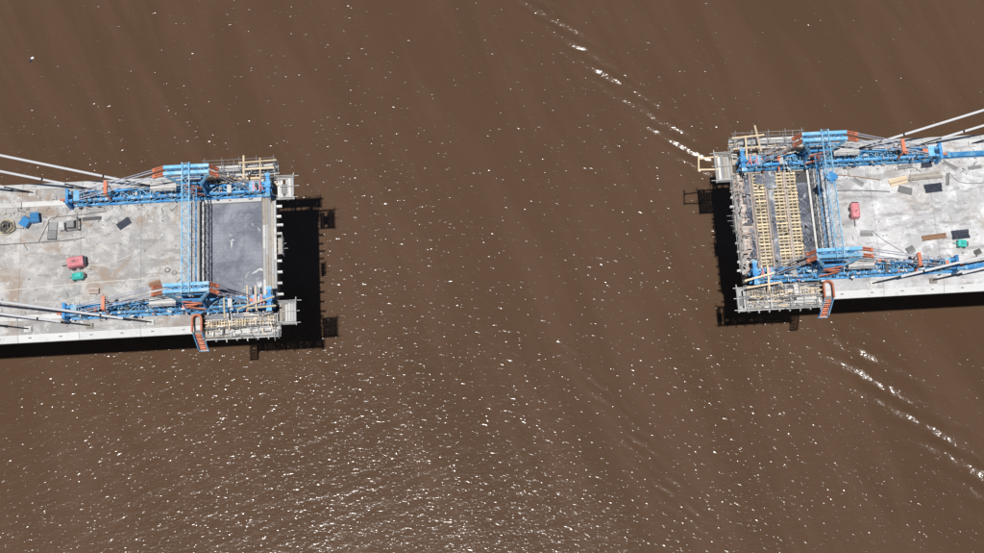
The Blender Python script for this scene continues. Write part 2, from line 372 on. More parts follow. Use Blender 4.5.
def traveller(x0, d, label):
    root = thing('form_traveller', label, 'form traveller', (x0, 0, ZD))
    T = lambda s, y, z: (d * s, y, z)
    for sg in (1, -1):
        yc = sg * 7.15
        # --- main girder: two plane trusses side by side
        g = MB()
        for yy in (-0.5, 0.5):
            g.ibeam(T(-15.6, yc + yy, 0.36), T(8.9, yc + yy, 0.36), 0.26, 0.36)
        mg = g.build('main_girder', 'blue', root)
        for yy in (-0.5, 0.5):
            MB().ibeam(T(-15.6, yc + yy, 2.05), T(8.9, yc + yy, 2.05), 0.28, 0.34).build('top_chord', 'blue', mg)
        v = MB()
        for yy in (-0.5, 0.5):
            lace(v, lambda t, k, yy=yy: T(t, yc + yy, 0.5 if k else 1.95), -15.5, 8.8, 18, 0.12)
        v.build('web_lacing', 'lightblue', mg, kind='stuff')
        v = MB(); lace(v, lambda t, k: T(t, yc - 0.45 + 0.9 * k, 2.19), -15.3, 8.6, 20, 0.075)
        v.build('plan_lacing', 'lightblue', mg, kind='stuff')
        e = MB().box(*sorted((d * -15.95, d * -15.6)), yc - 0.95, yc + 0.95, 0.18, 2.5)
        e.box(*sorted((d * -16.05, d * -15.95)), yc - 0.3, yc + 0.3, 0.6, 1.8)
        ep = e.build('end_plate', 'blue', mg)
        MB().tube(T(-16.9, yc, 1.2), T(-16.05, yc, 1.2), 0.16).build('jack_rod', 'orange', ep)
        f = MB().box(*sorted((d * 8.3, d * 8.75)), yc - 1.5, yc + 1.5, 2.24, 2.75)
        f.box(*sorted((d * 8.15, d * 8.9)), yc - 0.35, yc + 0.35, 2.75, 3.05)
        fb = f.build('front_crossbeam', 'blue', mg)
        for yy in (-1.3, 1.3):
            MB().box(*sorted((d * 8.22, d * 8.83)), yc + yy - 0.2, yc + yy + 0.2, 2.75, 2.92).build('bearing_plate', 'lightblue', fb)
            MB().tube(T(8.52, yc + yy, -2.4), T(8.52, yc + yy, 3.2), 0.05, 6).build('hanger_rod', 'galv', fb)
        # small clutter that sits on the girder: clamps, jacks, pumps
        for i in range(7):
            s = random.uniform(-15, 8); ww = random.uniform(0.25, 0.6)
            MB().box(*sorted((d * s, d * (s + ww))), yc - random.uniform(.1, .5), yc + random.uniform(.1, .5), 2.23, 2.23 + random.uniform(.1, .4)).build(
                'clamp', random.choice(['orange', 'steel', 'galv', 'orange', 'panel']), mg)
        for s in (6.7, 7.5):
            c = MB()
            c.bar(T(s, yc - 0.65, 2.4), T(s + .1, yc + 0.65, 2.4), 0.14, 0.3); c.bar(T(s + .45, yc - 0.5, 2.42), T(s, yc + 0.3, 2.42), 0.12, 0.3)
            c.build('clamp_frame', 'red', mg)
        # --- tower
        for sgn in (-1, 1):
            for yy in (-0.62, 0.62):
                c = MB().ibeam(T(sgn * 1.12, yc + yy, 2.22), T(sgn * 1.12, yc + yy, 6.0), 0.28, 0.34)
                tc = c.build('tower_column', 'blue', root)
                MB().bar(T(sgn * 1.1, yc + yy, 5.85), T(sgn * 2.5, yc + yy * .86, 9.0), 0.26, 0.28).build('flare_strut', 'lightblue', tc)
                MB().box(*sorted((d * (sgn * 1.12 - .3), d * (sgn * 1.12 + .3))), yc + yy - .24, yc + yy + .24, 2.2, 2.32).build('base_plate', 'blue', tc)
        v = MB(); zz = (2.6, 3.9, 5.2, 6.3)
        for i in range(3):
            v.bar(T(-.98 if i % 2 else .98, yc - .82, zz[i]), T(.98 if i % 2 else -.98, yc - .82, zz[i + 1]), .1, .26)
        v.bar(T(-.98, yc - .82, 4.9), T(.98, yc - .82, 4.9), .1, .2)
        v.build('orange_bracing', 'orange', root)
        for sgn in (-1, 1):
            v = MB(); lace(v, lambda t, k: T(sgn * 1.12, yc - 0.5 + 1.0 * k, t), 2.6, 5.9, 4, 0.09)
            v.build('column_lacing', 'blue', root)
        for yy in (-0.38, 0.38):
            MB().box(*sorted((d * -2.65, d * 2.65)), yc + yy - 0.19, yc + yy + 0.19, 8.95, 9.4).build('cap_beam', 'lightblue', root)
        v = MB(); lace(v, lambda t, k: T(t, yc - 0.2 + 0.4 * k, 9.2), -2.5, 2.5, 6, 0.08); v.build('cap_lacing', 'blue', root)
        # gusset webs below the cap
        for yy in (-0.38, 0.38):
            v = MB()
            v.bar(T(-1.8, yc + yy, 7.6), T(1.8, yc + yy, 7.6), 0.12, 0.2)
            v.bar(T(-1.12, yc + yy * 1.4, 6.0), T(1.12, yc + yy * 1.4, 6.0), 0.2, 0.24)
            v.build('tower_web', 'blue', root)
        # --- tie bars
        for end, s1, z1 in ((-1, -14.6, 2.3), (1, 6.6, 2.3)):
            pa = Vector((end * 2.6, 9.2)); pb = Vector((s1, z1)); dr = (pb - pa); L = dr.length; dr = dr / L
            for yy in (-0.38, 0.38):
                q = pa + dr * 1.65
                c = MB()
                for o in (-0.13, 0.13):
                    c.bar(T(pa.x - end * 0.1, yc + yy + o, pa.y), T(q.x, yc + yy + o, q.y), 0.09, 0.42)
                c.bar(T(q.x - end * .25, yc + yy, q.y + .07), T(q.x, yc + yy, q.y), 0.4, 0.3)
                tcn = c.build('tie_connector', 'orange', root)
                for o in (-0.14, 0.14):
                    MB().tube(T(q.x, yc + yy + o, q.y), T(pb.x, yc + yy * 1.05 + o, pb.y), 0.062, 6).build('tie_bar', 'rod', tcn)
            if end < 0:
                qq = pa + dr * (L * 0.66)
                c = MB().box(*sorted((d * (qq.x - .2), d * (qq.x + .2))), yc - 0.8, yc + 0.8, qq.y + .08, qq.y + .3)
                c.box(*sorted((d * (qq.x - .2), d * (qq.x + .2))), yc - 0.8, yc + 0.8, qq.y - .3, qq.y - .08)
                for yy in (-.72, .72): c.box(*sorted((d * (qq.x - .08), d * (qq.x + .08))), yc + yy - .06, yc + yy + .06, 2.2, qq.y)
                c.build('tie_bracket', 'orange', root)
            c = MB().box(*sorted((d * (s1 - .35), d * (s1 + .35))), yc - 0.66, yc + 0.66, 2.2, 2.5)
            c.build('tie_anchor', 'lightblue', root)
        # --- little plank platform behind the tower, with posts down to the girder
        for i in range(3):
            MB().box(*sorted((d * -5.3, d * -2.2)), yc - .62 + i * .33, yc - .34 + i * .33, 4.2, 4.26).build('platform_plank', 'plaster', root)
        v = MB()
        for s in (-5.1, -3.7, -2.4):
            for yy in (-.62, .38):
                v.tube(T(s, yc + yy, 2.2), T(s, yc + yy, 5.3), 0.035, 6)
        for yy in (-.62, .38):
            for z in (4.75, 5.25): v.tube(T(-5.3, yc + yy, z), T(-2.2, yc + yy, z), 0.03, 6)
        v.build('platform_railing', 'galv', root)
        # upright box column midway on the front arm
        v = MB().box(*sorted((d * 3.6, d * 4.1)), yc - .7, yc + .7, 2.22, 2.6)
        v.build('girder_saddle', 'galv', root)
    # --- dark tubes added to imitate girder shade, and many small fittings on the girders
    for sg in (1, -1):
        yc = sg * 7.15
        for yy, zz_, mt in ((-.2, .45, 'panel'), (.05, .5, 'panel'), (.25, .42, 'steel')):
            MB().tube(T(-15, yc + yy, zz_), T(8.2, yc + yy, zz_), .1, 6).build('shade_tube', mt, root)
        for mt, n in (('galv', 45), ('steel', 45), ('orange', 12), ('whitepaint', 32), ('panel', 24)):
            v = MB()
            for i in range(n):
                s = random.uniform(-15.2, 8.7); y = yc + random.choice((-.5, .5, 0, .8, -.8)) + random.uniform(-.15, .15)
                z = 2.25 if abs(y - yc) < .72 else random.choice((.55, 1.4, 2.1)); L = random.uniform(.1, .5); a = random.choice((0, 0, 1.57, random.uniform(0, 3)))
                u = Vector((math.cos(a), math.sin(a), 0)) * L / 2; c = Vector(T(s, y, z + .03))
                v.bar(c - u, c + u, random.uniform(.06, .22), random.uniform(.06, .25))
            v.build('small_fittings', mt, root, kind='stuff')
    # --- cross truss between the two towers
    ct = MB()
    for s in (-0.42, 0.42):
        ct.bar(T(s, -7.9, 9.62), T(s, 7.9, 9.62), 0.13, 0.13)
    cto = ct.build('cross_truss', 'lightblue', root)
    v = MB()
    for s in (-0.42, 0.42):
        v.bar(T(s, -6.6, 5.3), T(s, 6.6, 5.3), 0.12, 0.12)
    v.build('bottom_chord', 'blue', cto)
    v = MB(); lace(v, lambda t, k: T(-0.42 + 0.84 * k, t, 9.66), -7.8, 7.8, 18, 0.036, True); v.build('top_lacing', 'lightblue', cto, kind='stuff')
    v = MB(); lace(v, lambda t, k: T(-0.42 + 0.84 * k, t, 5.3), -6.6, 6.6, 15, 0.036); v.build('bottom_lacing', 'blue', cto, kind='stuff')
    v = MB()
    for s in (-0.42, 0.42): lace(v, lambda t, k, s=s: T(s, t, 5.35 if k else 9.55), -6.6, 6.6, 9, 0.03)
    v.build('side_lacing', 'lightblue', cto, kind='stuff')
    if d < 0:
        h = MB().box(-0.5, 0.5, 1.4, 2.2, 9.78, 10.2); h.box(-0.2, 0.2, 1.1, 2.5, 9.78, 10.0); h.tube((-.7, 1.8, 10.0), (.7, 1.8, 10.0), .22, 8)
        h.build('hoist', 'blue', cto)
    # lower transverse beams over the joint
    MB().box(*sorted((d * 0.02, d * 0.29)), -6.45, 6.45, -2.7, -0.12).build('closure_strip', 'plaster', root)
    for s, mt in ((-1.2, 'galv'), (-0.7, 'galv'), (-0.15, 'grey')):
        v = MB().ibeam(T(s, -6.3, 0.34), T(s, 6.3, 0.34), 0.12, 0.3)
        tb = v.build('transverse_beam', mt, root)
        for i in range(10): MB().box(*sorted((d * (s - .1), d * (s + .1))), -6 + i * 1.3, -5.9 + i * 1.3, -.16 if s > 0 else 0.0, 0.19).build('packing_block', 'oldwood', tb)
    # underslung soffit frame that carries the forms
    v = MB().box(*sorted((d * -0.8, d * 9.1)), -9.4, 9.4, -3.1, -2.75)
    sf = v.build('soffit_frame', 'steel', root)
    for s in (1.2, 3.6, 6.0, 8.4):
        MB().ibeam(T(s, -10.4, -3.4), T(s, 10.4, -3.4), 0.3, 0.6).build('soffit_beam', 'galv', sf)
    return root
traveller(XL, 1, 'blue steel form traveller holding the dark plywood formwork')
traveller(XR, -1, 'blue steel form traveller standing over the yellow timber formwork')

# ------------------------------------------------------------------ formwork of the left end
def rail(mb, pts, posts_h=1.05, r=0.028, toes=(0.5, 1.0)):
    for a, b in zip(pts[:-1], pts[1:]):
        a = Vector(a); b = Vector(b); n = max(1, int((b - a).length / 1.6))
        for i in range(n + 1):
            p = a.lerp(b, i / n); mb.tube(p, p + Vector((0, 0, posts_h + random.uniform(0, .25))), r, 6)
        for z in toes: mb.tube(a + Vector((0, 0, z)), b + Vector((0, 0, z)), r, 6)

def formwork_left():
    d = 1; x0 = XL
    root = thing('slab_formwork', 'dark plywood slab formwork inside the left form traveller', 'formwork', (x0, 0, ZD))
    MB().box(0.3, 9.0, -6.45, 6.35, -2.74, -0.32).build('form_carcass', 'oldwood', root)
    y = 6.05; r = 0
    for row in range(10):
        for c in range(3):
            a = 0.34 + c * 2.35
            z = -0.30 + random.uniform(-.004, .004)
            MB().box(a + .008, a + 2.342, y - 1.235, y - .008, -0.319, z + 0.02).build('plywood_sheet', 'ply', root)
        y -= 1.243
    MB().box(0.35, 7.4, 6.06, 6.62, -0.319, 0.12).build('stop_end', 'plaster', root)
    # walkway boards along the leading edge
    for k in range(5):
        yy = 6.6
        while yy > -6.2:
            L = random.uniform(2.6, 4.2); e = max(-6.45, yy - L)
            MB().box(7.44 + k * .33 + .012, 7.44 + (k + 1) * .33 - .012, e + .02, yy, -0.315, -0.24 + random.uniform(0, .05)).build(
                'walkway_board', random.choice(['oldwood', 'galv', 'oldwood', 'plaster']), root)
            yy = e
    # needle beam ends that stick out in front
    for i, yy in enumerate((5.5, 4.2, 3.1, 2.0, -1.5, -2.9, -4.3, -5.7)):
        v = MB().ibeam((8.2, yy, -0.62), (9.85 + random.uniform(-.2, .15), yy, -0.62), 0.22, 0.3)
        v.build('needle_beam', 'whitepaint', root)
    return root
formwork_left()

def bracket_scaffold(x0, d, yc, label):
    root = thing('bracket_scaffold', label, 'scaffold', (x0 + d * 9.1, yc, ZD))
    v = MB()
    for i in range(4):
        y = -1.0 + i * .65
        v.tube((0, y, -.45), (d * (1.1 + random.uniform(-.3, .4)), y, -.45), .04, 6); v.tube((d * .75, y, -1.6), (d * .75, y, .55), .035, 6)
    for z in (-.4, .1, .5): v.tube((d * .75, -1.2, z), (d * .75, 1.2, z), .035, 6)
    v.tube((d * .4, -1.1, -.38), (d * .4, 1.1, -.38), .04, 6)
    v.build('tube_frame', 'galv', root)
    for k in range(2): MB().box(d * (.15 + k * .28), d * (.38 + k * .28), -1.0, .95, -.41, -.36).build('plank', 'oldwood', root)
bracket_scaffold(XL, 1, 0.35, 'small bracket scaffold on the front edge of the dark formwork')
bracket_scaffold(XR, -1, 0.2, 'small bracket scaffold on the front edge of the yellow formwork')

# ------------------------------------------------------------------ formwork of the right end
def formwork_right():
    d = -1; x0 = XR
    root = thing('slab_formwork', 'yellow timber joist slab formwork inside the right form traveller', 'formwork', (x0, 0, ZD))
    B = lambda s0, s1, *a: MB().box(*sorted((d * s0, d * s1)), *a)
    B(0.3, 9.1, -6.45, 6.45, -2.74, -1.0).build('form_carcass', 'steel', root)
    # stringers and joists in three ladders
    for s0 in (1.75, 3.35, 5.75):
        for k in range(3):
            B(s0 + k * .58, s0 + k * .58 + .13, -6.4, 6.4, -0.99, -0.42).build('stringer', 'timber', root)
        me = B(-.06, 1.35, -.11, .11, -.09, .09).mesh('joist', 'yellow')
        n = 30
        for i in range(n):
            y = 6.2 - i * (12.4 / (n - 1))
            if random.random() < 0.02: continue
            o = link('joist', me, root, (d * (s0 + random.uniform(-.05, .05)), y + random.uniform(-.03, .03), -0.32 + random.uniform(-.01, .01)), random.uniform(-.02, .02))
    # twin steel walers
    for s in (3.18, 5.55, 7.4):
        for o in (0, -.24):
            MB().ibeam((d * (s + o), -6.6, -.3), (d * (s + o), 6.6, -.3), .17, .34).build('waler', 'oldwood' if o else 'pinkply', root)
    # plastic sheets, slightly rumpled
    def sheet(s0, s1, ya, yb, z, nm='plastic_sheet', mt='tarp', amp=.09):
        nx, ny = 7, max(6, int(abs(yb - ya) / .3)); vs = []; fs = []
        for j in range(ny + 1):
            off = .10 * math.sin(j * 1.3 + s0)
            for i in range(nx + 1):
                e = 1 if 0 < i < nx else 0.4
                vs.append((d * (s0 + (s1 - s0) * i / nx + (off if i in (0, nx) else off * .5) + random.uniform(-.03, .03)), ya + (yb - ya) * j / ny,
                           z + amp * e * random.uniform(-.6, 1)))
        for j in range(ny):
            for i in range(nx):
                a = j * (nx + 1) + i; fs.append((a, a + 1, a + nx + 2, a + nx + 1))
        m = MB(); m.add(vs, fs); o = m.build(nm, mt, root, smooth=False)
        md = o.modifiers.new('thickness', 'SOLIDIFY'); md.thickness = 0.012
    B(0.3, 1.75, -6.4, 6.4, -.99, -.5).build('rebar_bed', 'steel', root)
    sheet(.35, 1.68, -4.8, 4.9, -.34, amp=.1)
    B(4.68, 5.32, -6.4, 6.4, -.99, -.5).build('trough_board', 'steel', root)
    sheet(4.55, 5.45, -6.3, 4.2, -.30)
    sheet(4.2, 5.6, 4.3, 6.5, -.10, amp=.05); sheet(5.75, 6.7, 4.9, 6.2, -.1, amp=.05)
    B(7.5, 9.0, -6.4, 6.4, -.99, -.45).build('edge_board', 'pinkply', root)
    sheet(7.25, 8.2, -.2, 6.1, -.32, amp=.12); sheet(7.3, 8.0, -5.6, -.6, -.34, amp=.1); sheet(7.9, 8.4, -6.0, -3.6, -.3, amp=.08)
    # ladder like narrow grating near the leading edge
    for i in range(22):
        y = 6.2 - i * .55
        B(8.35, 8.85, y - .06, y + .06, -.45, -.36).build('cleat', 'whitepaint', root)
    for k in range(3):
        yy = 6.6
        while yy > -6.2:
            e = max(-6.45, yy - random.uniform(2.6, 4.4))
            B(8.86 + k * .22, 9.05 + k * .22, e + .03, yy, -.44, -.36 + random.uniform(0, .06)).build('walkway_board', random.choice(['oldwood', 'pinkply', 'galv']), root)
            yy = e
    for yy in (5.9, 4.8, 3.6, 2.4, -2.3, -3.4, -4.7, -5.8):
        MB().ibeam((d * 8.2, yy, -.75), (d * (9.95 + random.uniform(-.25, .1)), yy, -.75), .2, .3).build('needle_beam', 'whitepaint', root)
    # front tubes
    v = MB()
    for z, s in ((-.2, 9.55), (.5, 9.55), (-.4, 9.7)):
        v.tube((d * s, -6.2, z), (d * s, 6.2, z), .035, 6)
    for i in range(10): v.tube((d * 9.55, -6 + i * 1.33, -.8), (d * 9.55, -6 + i * 1.33, .7), .035, 6)
    v.build('front_railing', 'galv', root)
    B(0.55, 8.9, 6.46, 6.9, -1.0, -.25).build('stop_end', 'oldwood', root)
    return root
formwork_right()

# ------------------------------------------------------------------ edge forms and walkways on both long sides
def edge_walkway(x0, d, sg, label, style):
    root = thing('edge_walkway', label, 'walkway', (x0, sg * 9.5, ZD))
    Y = lambda y: sg * (y - 9.5)
    def B(s0, s1, y0, y1, z0, z1): return MB().box(*sorted((d * s0, d * s1)), *sorted((Y(y0), Y(y1))), z0, z1)
    z = -0.55
    B(0.3, 9.2, 7.8, 9.4, -2.7, -.62).build('edge_form', 'oldwood', root)
    # inner panels
    if sg < 0:
        for s0, s1, mt in ((0.6, 3.0, 'ply'), (3.6, 7.7, 'ply')):
            B(s0, s1, 7.85, 8.65, -.62, -.2).build('form_panel', mt if d > 0 else 'steel', root)
        B(3.0, 3.6, 7.85, 9.0, -.62, -.05).build('post_block', 'plaster', root)
        me = B(0, .13, 8.55, 9.55, -.1, .08).mesh('joist', 'timber')
        for i in range(26):
            if random.random() < .12: continue
            link('joist', me, root, (d * (.8 + i * .31), random.uniform(-.08, .08), -.2), random.uniform(-.04, .04))
        for yy in (8.62, 8.95, 9.3):
            s = .5
            while s < 8.6:
                L = random.uniform(2, 4.2); e = min(8.9, s + L)
                B(s, e - .06, yy, yy + .12, -.12, random.uniform(-.04, .06)).build('batten', random.choice(['timber', 'oldwood', 'yellow', 'plaster']), root)
                s = e
    else:
        for yy in (7.9, 8.35, 8.8, 9.2):
            s = .6
            while s < 8.6:
                L = random.uniform(2, 4.2); e = min(8.9, s + L)
                B(s, e - .06, yy, yy + .2, -.62, random.uniform(-.45, -.2)).build('batten', random.choice(['oldwood', 'timber', 'plaster', 'ply']), root)
                s = e
    # outer walkway
    for yy in (9.75, 10.05, 10.35, 10.65):
        s = 0.1
        while s < 9.0:
            L = random.uniform(2.2, 3.8); e = min(9.5, s + L)
            B(s, e - .05, yy, yy + .27, z - .05, z + random.uniform(0, .05)).build('walkway_board', random.choice(['plaster', 'galv', 'oldwood', 'galv']), root)
            s = e
    for i in range(8):
        s = .4 + i * 1.25
        MB().ibeam((d * s, Y(9.0), z - .22), (d * s, Y(11.15 + random.uniform(-.1, .1)), z - .22), .12, .3).build('outrigger', 'galv', root)
    v = MB()
    rail(v, [(d * .1, Y(10.95), z), (d * 9.5, Y(10.95), z)], 1.15)
    rail(v, [(d * 9.5, Y(9.6), z), (d * 9.5, Y(10.95), z)], 1.15)
    if sg < 0: rail(v, [(d * .1, Y(9.72), z), (d * 7.5, Y(9.72), z)], .9)
    v.build('guard_rail', 'galv', root)
    for k in range(2):
        B(.2 + k * 4.7, 4.7 + k * 4.7, 10.92, 10.99, z + .02, z + .2).build('toe_board', 'whitepaint', root)
    for i in range(16):
        s = random.uniform(.3, 9.6); y = random.uniform(8.2, 10.9); a = random.choice((0, 1.57)) + random.gauss(0, .18); L = random.uniform(.8, 2.2)
        u = Vector((math.cos(a), math.sin(a), random.gauss(0, .06))) * L / 2; c = Vector((d * s, Y(y), random.uniform(.05, .6)))
        MB().tube(c - u, c + u, .035, 6).build('loose_tube', random.choice(['galv', 'whitepaint', 'oldwood']), root)
    for i in range(7):
        s = random.uniform(.3, 9.6); MB().tube((d * s, Y(10.9), -.9), (d * s, Y(10.9 + random.uniform(-.1, .3)), random.uniform(.8, 1.8)), .035, 6).build('loose_pole', 'galv', root)
    # braces under the walkway
    v = MB()
    for i in range(5): v.bar((d * (.8 + i * 2), Y(10.6), z - .35), (d * (.8 + i * 2), Y(9.4), -2.6), .1, .1)
    v.build('brace', 'steel', root)
    return root
edge_walkway(XL, 1, 1, 'galvanised edge walkway on the far side of the dark formwork', 0)
edge_walkway(XL, 1, -1, 'plank edge walkway on the near side of the dark formwork', 0)
edge_walkway(XR, -1, 1, 'galvanised edge walkway on the far side of the yellow formwork', 1)
edge_walkway(XR, -1, -1, 'cluttered plank edge walkway on the near side of the yellow formwork', 1)

# tall tube scaffold beside the far towers, over the far walkway
def tube_scaffold(x0, d, sg, s0, s1, y0, y1, z0, z1, label):
    root = thing('tube_scaffold', label, 'scaffold', (x0 + d * s0, sg * y0, ZD + z0))
    v = MB(); L = s1 - s0; Wd = y1 - y0; H = z1 - z0
    n = max(2, int(L / 1.7))
    for i in range(n + 1):
        for y in (0, Wd):
            s = L * i / n
            v.tube((d * s, sg * y, 0), (d * s, sg * y, H + random.uniform(.1, .6)), .032, 6)
    v.build('standard', 'galv', root, kind='stuff')
    v = MB()
    for z in (.55 * H, H):
        for y in (0, Wd): v.tube((d * -.3, sg * y, z), (d * (L + random.uniform(.1, .6)), sg * y, z), .03, 6)
        for i in range(n + 1): v.tube((d * L * i / n, sg * -.2, z), (d * L * i / n, sg * (Wd + .35), z), .03, 6)
    v.build('ledger', 'galv', root, kind='stuff')
    for k in range(max(1, int(Wd / .4))):
        MB().box(*sorted((d * random.uniform(0, .4), d * (L - random.uniform(0, .8)))), *sorted((sg * (.12 + k * .4), sg * (.4 + k * .4))), H * .5, H * .5 + .05).build('plank', random.choice(['oldwood', 'plaster']), root)
tube_scaffold(XL, 1, 1, 0.8, 9.2, 9.75, 10.85, -.5, 2.2, 'galvanised tube scaffold on the far walkway of the left bridge end')
tube_scaffold(XR, -1, 1, 0.8, 9.0, 9.75, 10.85, -.5, 2.2, 'galvanised tube scaffold on the far walkway of the right bridge end')
tube_scaffold(XR, -1, -1, 1.0, 4.2, 9.7, 10.85, -.5, .9, 'low tube scaffold on the near walkway of the right bridge end')

# ------------------------------------------------------------------ tip platforms
def tip_platform(x0, d, yc, label, mt, plank_mt, W=2.6, L=2.1):
    root = thing('tip_platform', label, 'work platform', (x0 + d * 9.25, yc, ZD - .45))
    v = MB()
    for y in (-W / 2, W / 2): v.ibeam((0 - d * .5, y, -.15), (d * L, y, -.15), .12, .26)
    for s in (.1, L - .1): v.ibeam((d * s, -W / 2, -.16), (d * s, W / 2, -.16), .1, .2)
    v.build('platform_frame', 'galv', root)
    n = 6
    for i in range(n):
        if mt == 'open' and i == 2: continue
        MB().box(*sorted((d * (.05 + i * (L - .1) / n), d * (.02 + (i + 1) * (L - .1) / n))), -W / 2 + .05, W / 2 - .05 - random.uniform(0, .2), -.018, .03 + random.uniform(0, .03)).build('platform_board', random.choice([plank_mt, plank_mt, 'oldwood', 'galv']), root)
    v = MB()
    rail(v, [(0, W / 2, 0), (d * L, W / 2, 0), (d * L, -W / 2, 0), (0, -W / 2, 0)], 1.1, .034)
    v.tube((d * L, -W / 2 - .4, .6), (d * L, W / 2 + .5, .6), .05, 6)
    for y in (-W / 2 - .05, W / 2 + .1, 0.1): v.tube((d * .3, y, .5), (d * (L + random.uniform(.4, .7)), y, .5), .04, 6)
    v.build('guard_rail', 'whitepaint', root)
    if mt == 'open':
        MB().box(*sorted((d * .5, d * 1.25)), -.75, .5, -.3, .1).build('hatch', 'grey', root)
tip_platform(XL, 1, 7.75, 'open railed work platform at the far tip of the left end', 'open', 'whitepaint')
tip_platform(XL, 1, -8.15, 'beige boarded work platform at the near tip of the left end', 'full', 'plaster')
tip_platform(XR, -1, 7.4, 'pale boarded work platform at the far tip of the right end', 'full', 'whitepaint', 3.4, 2.25)
tip_platform(XR, -1, -9.6, 'railed work platform at the near tip of the right end', 'open', 'oldwood', 2.6, 1.25)

# ------------------------------------------------------------------ access stairs
def access_stair(x0, d, label):
    root = thing('access_stair', label, 'stairs', (x0 - d * 0.35, -9.3, ZD))
    pts = []
    for i in range(25):
        a = math.pi * i / 24
        pts.append((.55 * math.cos(a), .55 + .6 * math.sin(a), 1.1))
    pts = [(.55, -.95, 1.1)] + pts + [(-.55, -.95, 1.1)]
    MB().path(pts, .12, 8).build('handrail_loop', 'orange', root)
    MB().path([(x * 1.0, y, .55) for x, y, z in pts], .07, 6).build('knee_rail', 'orange', root)
    v = MB()
    for x, y in ((.55, -.9), (.55, .5), (-.55, .5), (-.55, -.9), (0, 1.15)): v.tube((x, y, -.1), (x, y, 1.1), .05, 6)
    v.build('loop_post', 'orange', root)
    for i in range(3): MB().box(-.5, .5, -.9 + i * .16, -.77 + i * .16, -.04, .02).build('landing_board', 'grey', root)
    e = Vector((d * .25, -2.45, -2.5)); a = Vector((0, -.9, .05))
    for x in (-.5, .5):
        MB().bar(a + Vector((x, 0, 0)), e + Vector((x, 0, 0)), .1, .26).build('stringer', 'blue', root)
        MB().tube(a + Vector((x * 1.08, 0, 1.0)), e + Vector((x * 1.08, 0, 1.0)), .05, 6).build('hand_rail', 'lightblue', root)
    for i in range(9):
        p = a.lerp(e, (i + .5) / 9)
        MB().box(p.x - .45, p.x + .45, p.y - .065, p.y + .065, p.z - .02, p.z + .02).build('tread', 'orange', root)
        if i % 2: MB().bar(p + Vector((-.45, .1, .5)), p + Vector((.45, -.1, .5)), .05, .05).build('cage_bar', 'orange', root)
    MB().bar(e + Vector((-.6, 0, 0)), e + Vector((.6, 0, 0)), .12, .1).build('bottom_bar', 'lightblue', root)
    # hanger that fixes the stair to the edge fairing
    v = MB(); v.bar((.5, -.7, -.05), (.5, -.4, -1.2), .08, .08); v.bar((-.5, -.7, -.05), (-.5, -.4, -1.2), .08, .08); v.build('wall_bracket', 'steel', root)
access_stair(XL, 1, 'orange and blue access stair hanging off the near edge of the left deck')
access_stair(XR, -1, 'orange and blue access stair hanging off the near edge of the right deck')

# ------------------------------------------------------------------ loose timbers
def timber(x0, d, s0, y0, s1, y1, z, label, w=.2, h=.14, mt='timber'):
    c = Vector((x0 + d * (s0 + s1) / 2, (y0 + y1) / 2, ZD + z))
    a = Vector((d * (s0 - s1) / 2, (y0 - y1) / 2, 0))
    o = MB().bar(a, -a, w, h).build('timber_beam', mt, None, c)
    tag(o, label, 'timber', 'loose timber beams')
L_ = [(5.6, 7.4, 5.6, 11.2, 2.42, 'long pale timber lying across the left far girder and scaffold', .22),
      (7.6, 8.0, 7.6, 10.8, 2.42, 'short pale timber beside the left far front crossbeam, nearer the tower', .16),
      (5.0, 10.2, 9.6, 10.35, 2.58, 'pale timber lying lengthwise on the left far scaffold, outermost', .18),
      (5.8, 9.35, 9.3, 9.4, 2.58, 'white timber lying lengthwise on the left far scaffold, innermost', .2),
      (5.9, -5.3, 6.0, -8.4, 2.62, 'timber across the left near girder, farther from the tip', .16),
      (6.9, -5.4, 7.0, -8.5, 2.62, 'timber across the left near girder, nearer the tip', .16),
      (4.8, -8.35, 9.2, -7.0, 3.1, 'long tan timber slanting over the left near front crossbeam', .18),
      (5.9, -8.2, 9.3, -8.05, 2.8, 'yellow timber lying lengthwise by the left near tip', .2),
      (3.1, -6.4, 3.2, -9.2, 2.35, 'grey timber standing out across the left near girder midway', .2)]
for s0, y0, s1, y1, z, lb, w_ in L_:
    timber(XL, 1, s0, y0, s1, y1, z, lb, w_, .14, 'yellow' if 'yellow' in lb or 'tan' in lb else ('oldwood' if 'grey' in lb else 'timber'))
R_ = [(6.2, 8.2, 6.6, 11.6, 2.6, 'long pale timber lying crosswise over the right far scaffold', .22),
      (8.0, 7.2, 7.9, 10.3, 2.6, 'shorter pale timber across the right far front crossbeam', .2),
      (5.6, 10.25, 9.6, 10.0, 2.76, 'pale timber along the outer edge of the right far scaffold', .2),
      (6.3, 8.75, 9.6, 8.6, 2.76, 'pale timber along the right far girder beside the blue crossbeam', .2),
      (6.4, -7.4, 10.0, -8.2, 3.1, 'timber over the right near front crossbeam, upper of the pair', .2),
      (5.6, -8.5, 9.8, -9.0, 2.8, 'timber over the right near front crossbeam, lower of the pair', .2),
      (7.0, -6.3, 7.1, -9.4, 2.62, 'timber across the right near girder close to the tip', .18)]
for s0, y0, s1, y1, z, lb, w_ in R_: timber(XR, -1, s0, y0, s1, y1, z, lb, w_)
# wooden frame poking out of the right far tip platform
fr = thing('lifting_frame', 'open pale timber frame sticking out beyond the right far tip platform', 'wooden frame', (XR - 11.3, 7.9, ZD - .3))
for nm, a, b in (('side_timber', (0.3, .95, .1), (-2.2, .75, .1)), ('side_timber', (.3, -.75, .1), (-2.3, -.65, .1)), ('end_timber', (-2.05, 1.4, .2), (-2.25, -.9, .2))):
    MB().bar(a, b, .18, .12).build(nm, 'yellow' if nm == 'end_timber' else 'timber', fr)

